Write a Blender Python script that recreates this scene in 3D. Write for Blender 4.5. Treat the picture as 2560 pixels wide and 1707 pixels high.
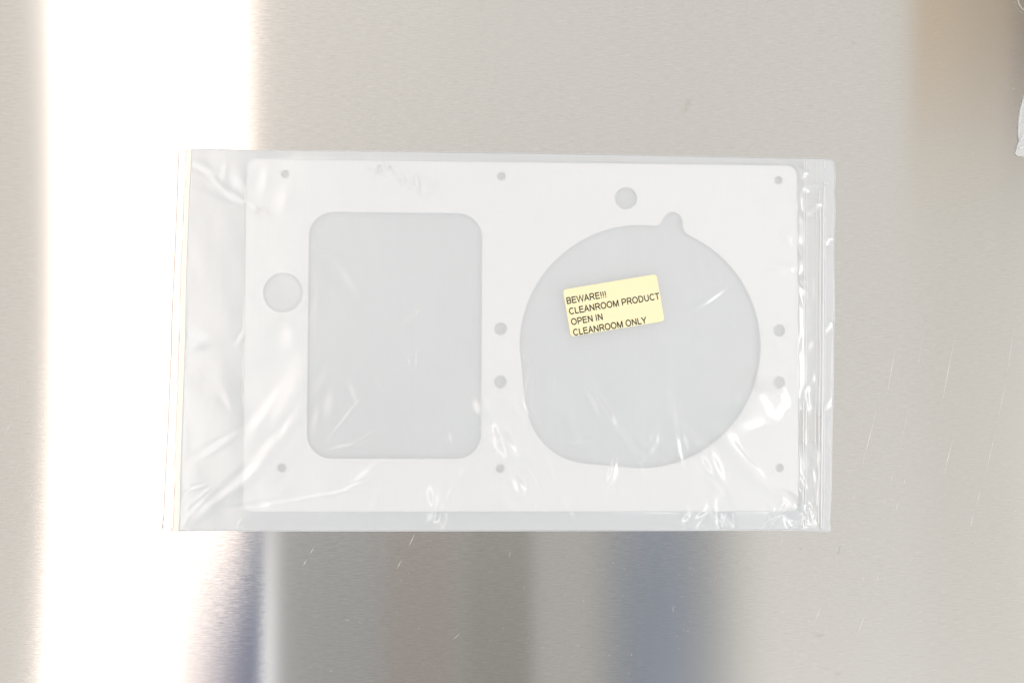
import bpy, bmesh, math, random
import numpy as np
from mathutils import Matrix, Vector
from mathutils import noise as mnoise

random.seed(4)
rng = np.random.default_rng(11)
sc = bpy.context.scene
for o in list(bpy.data.objects):
    bpy.data.objects.remove(o)

# ------------------------------------------------------------------ camera
SW, SH = 2560.0, 1707.0            # size of the photograph
LENS, SENSOR = 35.0, 36.0
FPX = LENS / SENSOR * SW
CAM_H = 0.39076
TILT_A, TILT_B = 0.02847539, -0.03899115
RX = np.array([[1, 0, 0], [0, math.cos(TILT_A), -math.sin(TILT_A)], [0, math.sin(TILT_A), math.cos(TILT_A)]])
RY = np.array([[math.cos(TILT_B), 0, math.sin(TILT_B)], [0, 1, 0], [-math.sin(TILT_B), 0, math.cos(TILT_B)]])
ROT = RY @ RX
cam_data = bpy.data.cameras.new('camera')
cam_data.lens = LENS
cam_data.sensor_width = SENSOR
cam_data.sensor_fit = 'HORIZONTAL'
cam_data.clip_start = 0.01
cam_data.clip_end = 50
cam = bpy.data.objects.new('camera', cam_data)
sc.collection.objects.link(cam)
M4 = Matrix([list(ROT[0]) + [0], list(ROT[1]) + [0], list(ROT[2]) + [CAM_H], [0, 0, 0, 1]])
cam.matrix_world = M4
sc.camera = cam


def at(px, py, z=0.0):
    """photo pixel -> point of the horizontal plane at height z (metres)"""
    d = ROT @ np.array([(px - SW / 2) / FPX, -(py - SH / 2) / FPX, -1.0])
    k = (z - CAM_H) / d[2]
    return (d[0] * k, d[1] * k)


D = 1.088435                      # pixels of the photo per pixel of the 2352 wide view


def atd(px, py, z=0.0):
    return at(px * D, py * D, z)


# ------------------------------------------------------------------ render settings
sc.view_settings.view_transform = 'Standard'
sc.view_settings.look = 'None'
sc.view_settings.exposure = 0
sc.view_settings.gamma = 1
sc.view_settings.use_curve_mapping = False
sc.render.engine = 'CYCLES'
sc.cycles.use_denoising = True
sc.cycles.max_bounces = 10
sc.cycles.transparent_max_bounces = 24
sc.cycles.diffuse_bounces = 5
sc.cycles.glossy_bounces = 6
sc.cycles.caustics_reflective = True
sc.cycles.sample_clamp_indirect = 6

# ------------------------------------------------------------------ world: soft room tones by direction, laid out to shape the steel's reflections
world = bpy.data.worlds.new('World')
sc.world = world
world.use_nodes = True
wt = world.node_tree
wt.nodes.clear()


class G:
    """small helper for building math node graphs"""
    def __init__(s, nt):
        s.nt = nt

    def lk(s, sock, v):
        if isinstance(v, (int, float)):
            sock.default_value = v
        elif isinstance(v, (tuple, list)):
            sock.default_value = tuple(v) + ((1.0,) if len(v) == 3 and len(sock.default_value) == 4 else ())
        else:
            s.nt.links.new(v, sock)

    def m(s, op, a, b=0.0, c=0.0, clamp=False):
        n = s.nt.nodes.new('ShaderNodeMath')
        n.operation = op
        n.use_clamp = clamp
        s.lk(n.inputs[0], a)
        s.lk(n.inputs[1], b)
        s.lk(n.inputs[2], c)
        return n.outputs[0]

    def ss(s, x, a, b, lo=0.0, hi=1.0):
        """smoothstep of x from a to b (a may exceed b)"""
        n = s.nt.nodes.new('ShaderNodeMapRange')
        n.interpolation_type = 'SMOOTHSTEP'
        if isinstance(a, (int, float)) and isinstance(b, (int, float)) and a > b:
            a, b, lo, hi = b, a, hi, lo
        s.lk(n.inputs['Value'], x)
        s.lk(n.inputs['From Min'], a)
        s.lk(n.inputs['From Max'], b)
        s.lk(n.inputs['To Min'], lo)
        s.lk(n.inputs['To Max'], hi)
        return n.outputs['Result']

    def mix(s, f, a, b, kind='RGBA', blend='MIX'):
        n = s.nt.nodes.new('ShaderNodeMix')
        n.data_type = kind
        n.blend_type = blend
        n.clamp_factor = True
        s.lk(n.inputs[0], f)
        ia, ib, oo = {'RGBA': (6, 7, 2), 'FLOAT': (2, 3, 0), 'VECTOR': (4, 5, 1)}[kind]
        s.lk(n.inputs[ia], a)
        s.lk(n.inputs[ib], b)
        return n.outputs[oo]

    def prod(s, *v):
        r = v[0]
        for q in v[1:]:
            r = s.m('MULTIPLY', r, q)
        return r


g = G(wt)
tc = wt.nodes.new('ShaderNodeTexCoord')
sep = wt.nodes.new('ShaderNodeSeparateXYZ')
wt.links.new(tc.outputs['Generated'], sep.inputs[0])
dz = g.m('MAXIMUM', sep.outputs[2], 0.02)
# slope of the direction, in metres over the height of one camera distance
U = g.m('MULTIPLY', g.m('DIVIDE', sep.outputs[0], dz), CAM_H)
V = g.m('MULTIPLY', g.m('DIVIDE', sep.outputs[1], dz), CAM_H)


def XX(p):
    return atd(p, 784)[0]


def YY(p):
    return atd(1176, p)[1]


PX = XX(1177) - XX(1176)          # one view pixel in metres


def box(x0, x1, sx0, sx1, y0, y1, sy0, sy1):
    """soft box in view pixels, sx/sy are half widths of the soft edges; None leaves a side open"""
    t = []
    if x0 is not None: t.append(g.ss(U, XX(x0 - sx0), XX(x0 + sx0)))
    if x1 is not None: t.append(g.ss(U, XX(x1 + sx1), XX(x1 - sx1)))
    if y0 is not None: t.append(g.ss(V, YY(y0 - sy0), YY(y0 + sy0)))
    if y1 is not None: t.append(g.ss(V, YY(y1 + sy1), YY(y1 - sy1)))
    return g.prod(*t)


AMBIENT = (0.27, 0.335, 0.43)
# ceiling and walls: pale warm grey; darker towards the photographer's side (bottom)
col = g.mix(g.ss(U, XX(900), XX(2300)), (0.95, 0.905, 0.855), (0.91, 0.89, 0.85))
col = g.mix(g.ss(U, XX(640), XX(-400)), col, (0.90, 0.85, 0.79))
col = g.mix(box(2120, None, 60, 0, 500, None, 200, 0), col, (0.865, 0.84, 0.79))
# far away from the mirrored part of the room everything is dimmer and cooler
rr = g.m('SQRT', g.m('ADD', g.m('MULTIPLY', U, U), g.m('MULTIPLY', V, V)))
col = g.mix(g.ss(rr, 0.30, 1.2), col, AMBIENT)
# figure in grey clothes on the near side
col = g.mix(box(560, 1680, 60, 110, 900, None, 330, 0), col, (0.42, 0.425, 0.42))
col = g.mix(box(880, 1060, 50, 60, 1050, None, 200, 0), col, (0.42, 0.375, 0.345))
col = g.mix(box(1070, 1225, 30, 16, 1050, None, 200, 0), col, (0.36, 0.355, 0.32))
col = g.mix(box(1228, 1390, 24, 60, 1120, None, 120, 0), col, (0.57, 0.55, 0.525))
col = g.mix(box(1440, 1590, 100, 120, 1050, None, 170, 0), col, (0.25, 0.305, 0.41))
# tan object on the far right, beside it a dark tone painted as the second bag's reflection
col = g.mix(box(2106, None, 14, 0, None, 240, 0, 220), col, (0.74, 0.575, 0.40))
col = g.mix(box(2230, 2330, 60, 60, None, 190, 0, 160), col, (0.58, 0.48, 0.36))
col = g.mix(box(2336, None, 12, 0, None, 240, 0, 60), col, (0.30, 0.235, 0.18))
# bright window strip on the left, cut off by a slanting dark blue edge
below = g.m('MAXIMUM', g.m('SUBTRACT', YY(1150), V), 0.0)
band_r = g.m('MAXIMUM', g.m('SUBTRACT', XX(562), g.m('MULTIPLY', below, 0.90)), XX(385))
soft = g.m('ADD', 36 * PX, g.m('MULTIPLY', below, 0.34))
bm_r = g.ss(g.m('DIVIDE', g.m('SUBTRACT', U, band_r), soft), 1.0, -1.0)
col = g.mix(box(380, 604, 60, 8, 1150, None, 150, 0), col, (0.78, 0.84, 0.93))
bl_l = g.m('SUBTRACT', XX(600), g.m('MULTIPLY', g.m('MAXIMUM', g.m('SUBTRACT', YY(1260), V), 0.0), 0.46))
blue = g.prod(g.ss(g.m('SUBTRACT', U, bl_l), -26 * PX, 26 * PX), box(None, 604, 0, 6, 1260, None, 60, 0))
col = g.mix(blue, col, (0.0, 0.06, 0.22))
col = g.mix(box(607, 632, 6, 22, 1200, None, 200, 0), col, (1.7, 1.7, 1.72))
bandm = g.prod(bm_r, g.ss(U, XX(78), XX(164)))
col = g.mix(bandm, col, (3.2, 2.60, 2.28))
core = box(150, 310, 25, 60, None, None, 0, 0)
col = g.mix(core, col, (7.2, 7.0, 6.8))  # hotter middle added to the strip so tilted film glints brighter
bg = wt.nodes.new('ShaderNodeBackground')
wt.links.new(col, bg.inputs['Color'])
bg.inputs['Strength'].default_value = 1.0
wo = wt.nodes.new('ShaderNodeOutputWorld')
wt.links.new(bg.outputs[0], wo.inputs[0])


def area(name, loc, sx, sy, L, color):
    ld = bpy.data.lights.new(name, 'AREA')
    ld.shape = 'RECTANGLE'
    ld.size, ld.size_y = sx, sy
    ld.energy = L * math.pi * sx * sy
    ld.color = color
    o = bpy.data.objects.new(name, ld)
    sc.collection.objects.link(o)
    o.location = loc
    return o


area('glint_lamp', (1.52, -0.45, 1.6), 0.54, 1.5, 7.5, (1.0, 0.98, 0.96))  # unseen area lamps, all three added to put glints on the film
area('glint_lamp', (0.85, -1.44, 1.6), 0.9, 0.44, 5.0, (1.0, 0.98, 0.96))
area('glint_lamp', (-0.45, 1.45, 1.6), 0.8, 0.24, 2.0, (1.0, 0.98, 0.95))


# ------------------------------------------------------------------ materials
def new_mat(name):
    m = bpy.data.materials.new(name)
    m.use_nodes = True
    m.node_tree.nodes.clear()
    return m, G(m.node_tree)


def out(gm, sh):
    n = gm.nt.nodes.new('ShaderNodeOutputMaterial')
    gm.nt.links.new(sh, n.inputs[0])


def node(gm, kind, **kw):
    n = gm.nt.nodes.new(kind)
    for k, v in kw.items():
        gm.lk(n.inputs[k.replace('_', ' ')], v)
    return n


def objco(gm):
    n = gm.nt.nodes.new('ShaderNodeTexCoord')
    return n.outputs['Object']


def mapped(gm, vec, scale, loc=(0, 0, 0), rot=(0, 0, 0)):
    n = gm.nt.nodes.new('ShaderNodeMapping')
    gm.lk(n.inputs['Vector'], vec)
    n.inputs['Scale'].default_value = scale
    n.inputs['Location'].default_value = loc
    n.inputs['Rotation'].default_value = rot
    return n.outputs[0]


def noise(gm, vec, scale=1.0, detail=2.0, rough=0.5, dist=0.0):
    n = gm.nt.nodes.new('ShaderNodeTexNoise')
    gm.lk(n.inputs['Vector'], vec)
    n.inputs['Scale'].default_value = scale
    n.inputs['Detail'].default_value = detail
    n.inputs['Roughness'].default_value = rough
    n.inputs['Distortion'].default_value = dist
    return n.outputs[0]


def blob(gm, vec, px, py, rx, ry, ang=0.0, z=0.0):
    """soft round spot (0..1) centred on a photo point, radii in metres"""
    x, y = atd(px, py, z)
    s = gm.nt.nodes.new('ShaderNodeVectorMath')
    s.operation = 'SUBTRACT'
    gm.lk(s.inputs[0], vec)
    s.inputs[1].default_value = (x, y, 0)
    r = mapped(gm, s.outputs[0], (1, 1, 1), rot=(0, 0, -ang))
    r = mapped(gm, r, (1 / rx, 1 / ry, 0))
    l = gm.nt.nodes.new('ShaderNodeVectorMath')
    l.operation = 'LENGTH'
    gm.lk(l.inputs[0], r)
    return gm.ss(l.outputs['Value'], 1.0, 0.15)


def metal_material():
    m, gm = new_mat('brushed_steel')
    co = objco(gm)
    # brushing: fine lines along x
    g1 = noise(gm, mapped(gm, co, (190, 3900, 1)), 1.0, 3.0, 0.6, 0.15)
    g2 = noise(gm, mapped(gm, co, (500, 2300, 1)), 1.0, 2.0, 0.6, 0.2)
    g3 = noise(gm, mapped(gm, co, (2200, 2600, 1)), 1.0, 1.0, 0.5)
    gr = gm.m('ADD', gm.m('MULTIPLY', gm.m('SUBTRACT', g1, 0.5), 1.0), gm.m('MULTIPLY', gm.m('SUBTRACT', g2, 0.5), 0.5))
    gr2 = gm.m('ADD', gr, gm.m('MULTIPLY', gm.m('SUBTRACT', g3, 0.5), 0.35))
    comb = gm.nt.nodes.new('ShaderNodeCombineXYZ')
    gm.lk(comb.inputs[0], gm.m('MULTIPLY', gm.m('SUBTRACT', g3, 0.5), 0.004))
    gm.lk(comb.inputs[1], gm.m('MULTIPLY', gr, 0.085))
    comb.inputs[2].default_value = 1.0
    nn = gm.nt.nodes.new('ShaderNodeVectorMath')
    nn.operation = 'NORMALIZE'
    gm.lk(nn.inputs[0], comb.outputs[0])
    base = gm.mix(gm.m('ADD', 0.5, gm.m('MULTIPLY', gr2, 1.7), clamp=True), (0.60, 0.593, 0.575), (0.72, 0.712, 0.695))
    big = noise(gm, mapped(gm, co, (7, 11, 1)), 1.0, 3.0, 0.5)
    base = gm.mix(gm.ss(big, 0.35, 0.7), base, (0.675, 0.665, 0.648), blend='MIX')
    base2 = gm.mix(0.65, base, gm.mix(gm.m('ADD', 0.5, gm.m('MULTIPLY', gr2, 1.7), clamp=True), (0.60, 0.593, 0.575), (0.72, 0.712, 0.695)))
    # faint smears of dried liquid
    sm = noise(gm, mapped(gm, co, (900, 500, 1)), 1.0, 3.0, 0.6)
    for (px, py, rx, ry, an, k) in ((1578, 243, 0.0056, 0.0023, 1.05, 0.38), (268, 484, 0.003, 0.002, 0.2, 0.3),
                                   (1960, 100, 0.0022, 0.0011, -0.7, 0.25), (1885, 1458, 0.0035, 0.0012, 0.0, 0.35),
                                   (1925, 1546, 0.0022, 0.001, 0.0, 0.3), (2035, 1385, 0.002, 0.0015, 0.3, 0.15),
                                   (885, 1050, 0.002, 0.0015, 0.3, 0.15)):
        b = blob(gm, co, px, py, rx, ry, an)
        f = gm.m('MULTIPLY', b, gm.m('MULTIPLY', gm.ss(sm, 0.3, 0.6), k))
        base2 = gm.mix(f, base2, (0.50, 0.47, 0.39))
    gl = node(gm, 'ShaderNodeBsdfAnisotropic', Color=base2, Roughness=0.112, Anisotropy=0.745)
    gl.distribution = 'GGX'
    tan = gm.nt.nodes.new('ShaderNodeCombineXYZ')
    tan.inputs[0].default_value = 1.0
    gm.lk(gl.inputs['Tangent'], tan.outputs[0])
    gm.lk(gl.inputs['Normal'], nn.outputs[0])
    wide = node(gm, 'ShaderNodeBsdfAnisotropic', Color=base2, Roughness=0.42, Anisotropy=0.3)
    gm.lk(wide.inputs['Tangent'], tan.outputs[0])
    mx = node(gm, 'ShaderNodeMixShader', Fac=0.05)
    gm.nt.links.new(gl.outputs[0], mx.inputs[1])
    gm.nt.links.new(wide.outputs[0], mx.inputs[2])
    out(gm, mx.outputs[0])
    return m


def film_material(name, alpha, tint, gloss=0.06, rough=0.19, streak=True, haze=0.0):
    """milky polyethylene: part clear, part scattering, with a glossy skin"""
    m, gm = new_mat(name)
    co = objco(gm)
    cloud = noise(gm, mapped(gm, co, (22, 14, 1)), 1.0, 3.0, 0.55)
    lines = noise(gm, mapped(gm, co, (900, 16, 1)), 1.0, 2.0, 0.5)
    a = gm.m('ADD', alpha, gm.m('ADD', gm.m('MULTIPLY', gm.m('SUBTRACT', cloud, 0.5), 0.10),
                                gm.m('MULTIPLY', gm.m('SUBTRACT', lines, 0.5), 0.015 if streak else 0.0)), clamp=True)
    tr = node(gm, 'ShaderNodeBsdfTransparent', Color=(0.985, 0.985, 0.985))
    if haze:
        # clear part slightly hazed: light passing through is spread a little
        rf = node(gm, 'ShaderNodeBsdfRefraction', Color=(0.985, 0.985, 0.985), Roughness=0.5, IOR=1.28)
        mh = node(gm, 'ShaderNodeMixShader', Fac=haze)
        gm.nt.links.new(tr.outputs[0], mh.inputs[1])
        gm.nt.links.new(rf.outputs[0], mh.inputs[2])
        tr = mh
    df = node(gm, 'ShaderNodeBsdfDiffuse', Color=tint)
    tl = node(gm, 'ShaderNodeBsdfTranslucent', Color=tint)
    m1 = node(gm, 'ShaderNodeMixShader', Fac=0.20)
    gm.nt.links.new(df.outputs[0], m1.inputs[1])
    gm.nt.links.new(tl.outputs[0], m1.inputs[2])
    m2 = node(gm, 'ShaderNodeMixShader', Fac=a)
    gm.nt.links.new(tr.outputs[0], m2.inputs[1])
    gm.nt.links.new(m1.outputs[0], m2.inputs[2])
    lw = node(gm, 'ShaderNodeLayerWeight', Blend=0.25)
    fac = gm.m('ADD', gloss, gm.m('MULTIPLY', lw.outputs['Facing'], 0.22), clamp=True)
    gl = node(gm, 'ShaderNodeBsdfGlossy', Color=(1, 1, 1), Roughness=rough)
    m3 = node(gm, 'ShaderNodeMixShader', Fac=fac)
    gm.nt.links.new(m2.outputs[0], m3.inputs[1])
    gm.nt.links.new(gl.outputs[0], m3.inputs[2])
    out(gm, m3.outputs[0])
    return m


def plastic_material():
    m, gm = new_mat('white_plastic_sheet')
    co = objco(gm)
    base = (0.825, 0.822, 0.815)
    cl = noise(gm, mapped(gm, co, (14, 18, 1)), 1.0, 3.0, 0.5)
    col = gm.mix(gm.ss(cl, 0.3, 0.7), base, (0.80, 0.80, 0.797))
    # scuffed dusty patches where the film clings
    sc1 = noise(gm, mapped(gm, co, (650, 330, 1), rot=(0, 0, 0.6)), 1.0, 4.0, 0.7, 0.6)
    f = gm.ss(sc1, 0.46, 0.62)
    for (px, py, rx, ry, an, k) in ((880, 388, 0.009, 0.0045, 0, 0.9), (960, 425, 0.015, 0.007, -0.35, 0.5), (600, 490, 0.0085, 0.004, -0.2, 0.7),
                                   (620, 560, 0.010, 0.007, 0.4, 0.2), (650, 740, 0.006, 0.005, 0, 0.35)):
        b = blob(gm, co, px, py, rx, ry, an, 0.002)
        col = gm.mix(gm.prod(b, f, k), col, (0.46, 0.43, 0.41))
    p = node(gm, 'ShaderNodeBsdfPrincipled', Base_Color=col, Roughness=0.45)
    p.inputs['Subsurface Weight'].default_value = 0.0
    p.inputs['Subsurface Radius'].default_value = (1.0, 0.95, 0.9)
    p.inputs['Subsurface Scale'].default_value = 0.0022
    out(gm, p.outputs[0])
    return m


def simple(name, colr, rough=0.5, spec=0.5, var=0.0, vs=300):
    m, gm = new_mat(name)
    c = colr
    if var:
        n = noise(gm, mapped(gm, objco(gm), (vs, vs, vs)), 1.0, 3.0, 0.6)
        c = gm.mix(n, tuple(q * (1 - var) for q in colr), tuple(min(1, q * (1 + var)) for q in colr))
    p = node(gm, 'ShaderNodeBsdfPrincipled', Base_Color=c, Roughness=rough)
    p.inputs['Specular IOR Level'].default_value = spec
    out(gm, p.outputs[0])
    return m


def seal_material():
    m, gm = new_mat('crimped_seal')
    co = objco(gm)
    r = mapped(gm, co, (2300, 2300, 1), rot=(0, 0, 0.72))
    ck = gm.nt.nodes.new('ShaderNodeTexChecker')
    gm.lk(ck.inputs['Vector'], r)
    ck.inputs['Scale'].default_value = 1.0
    fade = noise(gm, mapped(gm, co, (60, 60, 1)), 1.0, 2.0, 0.5)
    f = gm.m('MULTIPLY', ck.outputs['Fac'], gm.ss(fade, 0.3, 0.7, 0.25, 0.9))
    c = gm.mix(f, (0.90, 0.85, 0.80), (0.78, 0.68, 0.60))
    df = node(gm, 'ShaderNodeBsdfDiffuse', Color=c)
    tr = node(gm, 'ShaderNodeBsdfTransparent', Color=(1, 1, 1))
    m1 = node(gm, 'ShaderNodeMixShader', Fac=0.42)
    gm.nt.links.new(tr.outputs[0], m1.inputs[1])
    gm.nt.links.new(df.outputs[0], m1.inputs[2])
    gl = node(gm, 'ShaderNodeBsdfGlossy', Color=(1, 1, 1), Roughness=0.2)
    m2 = node(gm, 'ShaderNodeMixShader', Fac=0.06)
    gm.nt.links.new(m1.outputs[0], m2.inputs[1])
    gm.nt.links.new(gl.outputs[0], m2.inputs[2])
    out(gm, m2.outputs[0])
    return m


MAT_METAL = metal_material()
MAT_SCRATCH = simple('scratched_steel', (0.74, 0.73, 0.71), 0.45, 0.5)
MAT_SPECK = simple('dust_speck', (0.70, 0.69, 0.67), 0.6, 0.4)
MAT_DIRT = simple('dark_speck', (0.06, 0.06, 0.06), 0.6, 0.2)
MAT_FRONT = film_material('milky_film', 0.53, (0.905, 0.948, 0.975))
MAT_BACK = film_material('milky_film_back', 0.60, (0.905, 0.948, 0.975), gloss=0.03, rough=0.2, haze=0.85)
MAT_FLAP = film_material('thin_film', 0.30, (0.90, 0.90, 0.89), gloss=0.05)
MAT_END = film_material('trimmed_end_film', 0.30, (0.90, 0.88, 0.86), gloss=0.04)
MAT_ZIP = film_material('clear_ridge', 0.60, (0.97, 0.97, 0.97), gloss=0.08, rough=0.12, streak=False)
MAT_SEAM = film_material('fused_film', 0.55, (0.95, 0.95, 0.95), gloss=0.12, rough=0.2, streak=False)
MAT_PLATE = plastic_material()
MAT_SEAL = seal_material()
MAT_SEALDARK = simple('seal_dark_line', (0.52, 0.48, 0.45), 0.6, 0.3)  # grey-beige of the seal's dark line, flap edge and curled tips
MAT_LABEL = simple('yellow_sticker_paper', (0.91, 0.845, 0.55), 0.55, 0.3, 0.02, 900)
MAT_INK = simple('printed_ink', (0.03, 0.03, 0.02), 0.6, 0.3)


# ------------------------------------------------------------------ object helpers
def link(name, me, mats, parent=None, smooth=False):
    o = bpy.data.objects.new(name, me)
    for m in (mats if isinstance(mats, (list, tuple)) else [mats]):
        me.materials.append(m)
    sc.collection.objects.link(o)
    if parent:
        o.parent = parent
    if smooth:
        for p in me.polygons:
            p.use_smooth = True
    return o


def thing(name, label, cat, loc=(0, 0, 0)):
    o = bpy.data.objects.new(name, None)
    o.empty_display_size = 0.01
    sc.collection.objects.link(o)
    o['label'] = label
    o['category'] = cat
    return o


def grid_mesh(name, X, Y, Z):
    ny, nx = X.shape
    v = np.stack([X, Y, Z], -1).reshape(-1, 3)
    idx = np.arange(nx * ny).reshape(ny, nx)
    a, b, c, d = idx[:-1, :-1], idx[:-1, 1:], idx[1:, 1:], idx[1:, :-1]
    f = np.stack([d, c, b, a], -1).reshape(-1, 4)
    me = bpy.data.meshes.new(name)
    me.vertices.add(len(v))
    me.vertices.foreach_set('co', v.astype(np.float32).ravel())
    me.loops.add(f.size)
    me.loops.foreach_set('vertex_index', f.astype(np.int32).ravel())
    me.polygons.add(len(f))
    me.polygons.foreach_set('loop_start', np.arange(0, f.size, 4, dtype=np.int32))
    me.polygons.foreach_set('loop_total', np.full(len(f), 4, dtype=np.int32))
    me.update()
    me.validate()
    return me


# ------------------------------------------------------------------ the steel surface
def segment_quad(verts, faces, mats, p, q, w, z, mat):
    p, q = np.array(p), np.array(q)
    d = q - p
    L = np.hypot(*d)
    if L < 1e-9: return
    n = np.array([-d[1], d[0]]) / L * w / 2
    m = (p + q) / 2
    i = len(verts)
    for a in (p, m - n, q, m + n) if mat == 1 else (p - n, q - n, q + n, p + n):
        verts.append((a[0], a[1], z))
    faces.append((i, i + 1, i + 2, i + 3))
    mats.append(mat)


verts = [(-1.2, -0.8, 0), (1.2, -0.8, 0), (1.2, 0.8, 0), (-1.2, 0.8, 0),
         (-1.2, -0.8, -0.03), (1.2, -0.8, -0.03), (1.2, 0.8, -0.03), (-1.2, 0.8, -0.03)]
faces = [(0, 1, 2, 3), (7, 6, 5, 4), (0, 4, 5, 1), (1, 5, 6, 2), (2, 6, 7, 3), (3, 7, 4, 0)]
fm = [0] * 6
scr = []


def zs(ox, oy, s, items):
    for it in items:
        x0, y0, x1, y1 = it[:4]
        w = it[4] if len(it) > 4 else 1.0
        scr.append((ox + x0 / s, oy + y0 / s, ox + x1 / s, oy + y1 / s, w))


zs(2000, 800, 2.6125, [(633, 130, 560, 530), (517, 520, 390, 1010, 1.2), (820, 0, 760, 370, .6), (725, 520, 640, 880, .7),
    (1012, 100, 915, 610, 1.2), (1008, 735, 930, 1050, 1.2), (1395, 70, 1350, 370, .8), (1352, 360, 1285, 690, .9), (1285, 690, 1200, 1060, .8), (1180, 1110, 1150, 1210, 1.1),
    (1137, 1255, 1103, 1385, 1.2), (605, 1005, 590, 1060), (560, 1155, 545, 1215, .9), (595, 1158, 588, 1195, .6), (643, 1170, 625, 1250, 1.1), (357, 1120, 345, 1180, .9),
    (265, 1465, 235, 1568, 1.1), (690, 1025, 675, 1085, .6), (650, 1045, 643, 1075, .5), (325, 1245, 310, 1290, .5), (735, 1545, 725, 1575, .6), (1035, 1320, 1028, 1355, .5)])
zs(400, 1300, 2.613, [(1007, 175, 978, 222, 1.3), (958, 255, 935, 298, 1.3), (1668, 80, 1622, 178, 1.3), (1580, 255, 1545, 322), (1965, 732, 1912, 782, .9),
    (2290, 200, 2278, 248, .6), (490, 675, 480, 690, .6), (1120, 980, 1112, 992, .8), (1695, 700, 1685, 712, .6), (1205, 645, 1240, 655, .5)])
zs(1300, 1300, 2.613, [(2095, 155, 2055, 302, 1.1), (2027, 398, 2012, 445), (1983, 525, 1910, 700, 1.2), (2265, 585, 2195, 765, 1.1), (2250, 365, 2240, 400, .9),
    (1722, 85, 1703, 160, .7), (1000, 550, 1000, 610, .5), (2345, 330, 2328, 412, .9), (418, 515, 412, 535, .6), (30, 430, 22, 445, .7), (712, 995, 710, 1008, .7), (725, 870, 732, 885, .8), (582, 875, 586, 890, .7)])
zs(0, 900, 1.943, [(93, 95, 80, 205, .8), (60, 275, 18, 380, 1.0), (172, 622, 130, 697, 1.1), (72, 797, 58, 820, .9), (108, 475, 65, 568, .9), (48, 600, 32, 628, .9), (8, 118, 2, 140, .8),
    (162, 195, 155, 215, .7), (135, 270, 105, 368, .5), (12, 405, 2, 430, .7), (62, 632, 58, 648, .6), (10, 625, 28, 628, .5), (95, 480, 82, 505, .6)])
for (x0, y0, x1, y1, w) in scr:
    segment_quad(verts, faces, fm, at(x0, y0), at(x1, y1), 0.00016 * w, 0.00002, 1)
# dust specks lying in the grain
for k in range(420):
    r = random.random()
    if r < 0.45:
        px, py = random.uniform(1650, 2560), random.gauss(1400, 190)
    elif r < 0.7:
        px, py = random.uniform(650, 2200), random.uniform(1335, 1700)
    else:
        px, py = random.uniform(640, 2540), random.uniform(5, 385)
    if 400 < px < 2095 and 360 < py < 1332: continue
    x, y = at(px, py)
    s = random.choice((0.00005, 0.00006, 0.00008, 0.00010)) * random.uniform(0.8, 1.2)
    a = random.uniform(0, 3.14)
    i = len(verts)
    n = 6
    for q in range(n):
        t = a + q * 2 * math.pi / n
        rr_ = s * random.uniform(0.7, 1.2)
        verts.append((x + rr_ * math.cos(t) * 1.3, y + rr_ * math.sin(t), 0.00003))
    faces.append(tuple(range(i, i + n)))
    fm.append(2)
for (px, py, s) in ((2002, 1371, 0.00019), (1702, 460, 0.0001), (2180, 905, 0.00008), (2392, 330, 0.0001)):
    x, y = at(px, py)
    i = len(verts)
    for q in range(7):
        t = q * 2 * math.pi / 7
        verts.append((x + s * math.cos(t), y + s * math.sin(t) * 0.8, 0.00003))
    faces.append(tuple(range(i, i + 7)))
    fm.append(3)
me = bpy.data.meshes.new('steel_tabletop')
me.from_pydata(verts, [], faces)
me.update()
top = link('steel_tabletop', me, [MAT_METAL, MAT_SCRATCH, MAT_SPECK, MAT_DIRT])
me.polygons.foreach_set('material_index', fm)
top['kind'] = 'structure'
top['label'] = 'brushed stainless steel tabletop with fine scratches under the bags'


# ------------------------------------------------------------------ the white cut-out sheet
T0, T1 = 0.00022, 0.0021           # underside and top of the sheet
PCX, PCY, PW, PH, PYAW = 0.01989796, 0.0132039, 0.21624537, 0.13633555, -0.0043758


def rounded_rect(w, h, r, n=14):
    pts = []
    for (cx, cy, a0) in ((w / 2 - r, h / 2 - r, 0), (-w / 2 + r, h / 2 - r, 90), (-w / 2 + r, -h / 2 + r, 180), (w / 2 - r, -h / 2 + r, 270)):
        for k in range(n + 1):
            a = math.radians(a0 + 90 * k / n)
            pts.append((cx + r * math.cos(a), cy + r * math.sin(a)))
    return pts


def xf(pts, cx, cy, yaw):
    c, s = math.cos(yaw), math.sin(yaw)
    return [(cx + x * c - y * s, cy + x * s + y * c) for x, y in pts]


SRC = 1.0 / 2560 * 0.4019          # metres per photo pixel on the table
outlines = [xf(rounded_rect(PW, PH, 25 * SRC), PCX, PCY, PYAW)]
for (x, y, r) in ((655, 400, 9.3), (1151.5, 405, 9.6), (1788, 414, 9.3), (647.5, 1074, 9.6), (1149, 1075, 9.6), (1791, 1074, 9.6),
                  (1150, 755, 14.2), (1149.2, 877, 14.2), (1790, 759, 13.8), (1790, 878, 13.8), (650, 672, 45), (1438, 455.5, 25.6)):
    c = atd(x, y, T1)
    R = r * D * SRC
    n = 32 if r < 20 else 64
    outlines.append([(c[0] + R * math.cos(2 * math.pi * k / n), c[1] + R * math.sin(2 * math.pi * k / n)) for k in range(n)])
# rounded rectangular window
w = [at(771.7, 600, T1), at(1205.3, 600, T1), at(985, 531.5, T1), at(985, 1146.2, T1), at(767.2, 1050, T1), at(1203.2, 1050, T1)]
wx0 = (w[0][0] + w[4][0]) / 2; wx1 = (w[1][0] + w[5][0]) / 2
wy1, wy0 = w[2][1], w[3][1]
outlines.append(xf(rounded_rect(wx1 - wx0, wy1 - wy0, 62 * SRC, 20), (wx0 + wx1) / 2, (wy0 + wy1) / 2, PYAW))
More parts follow.
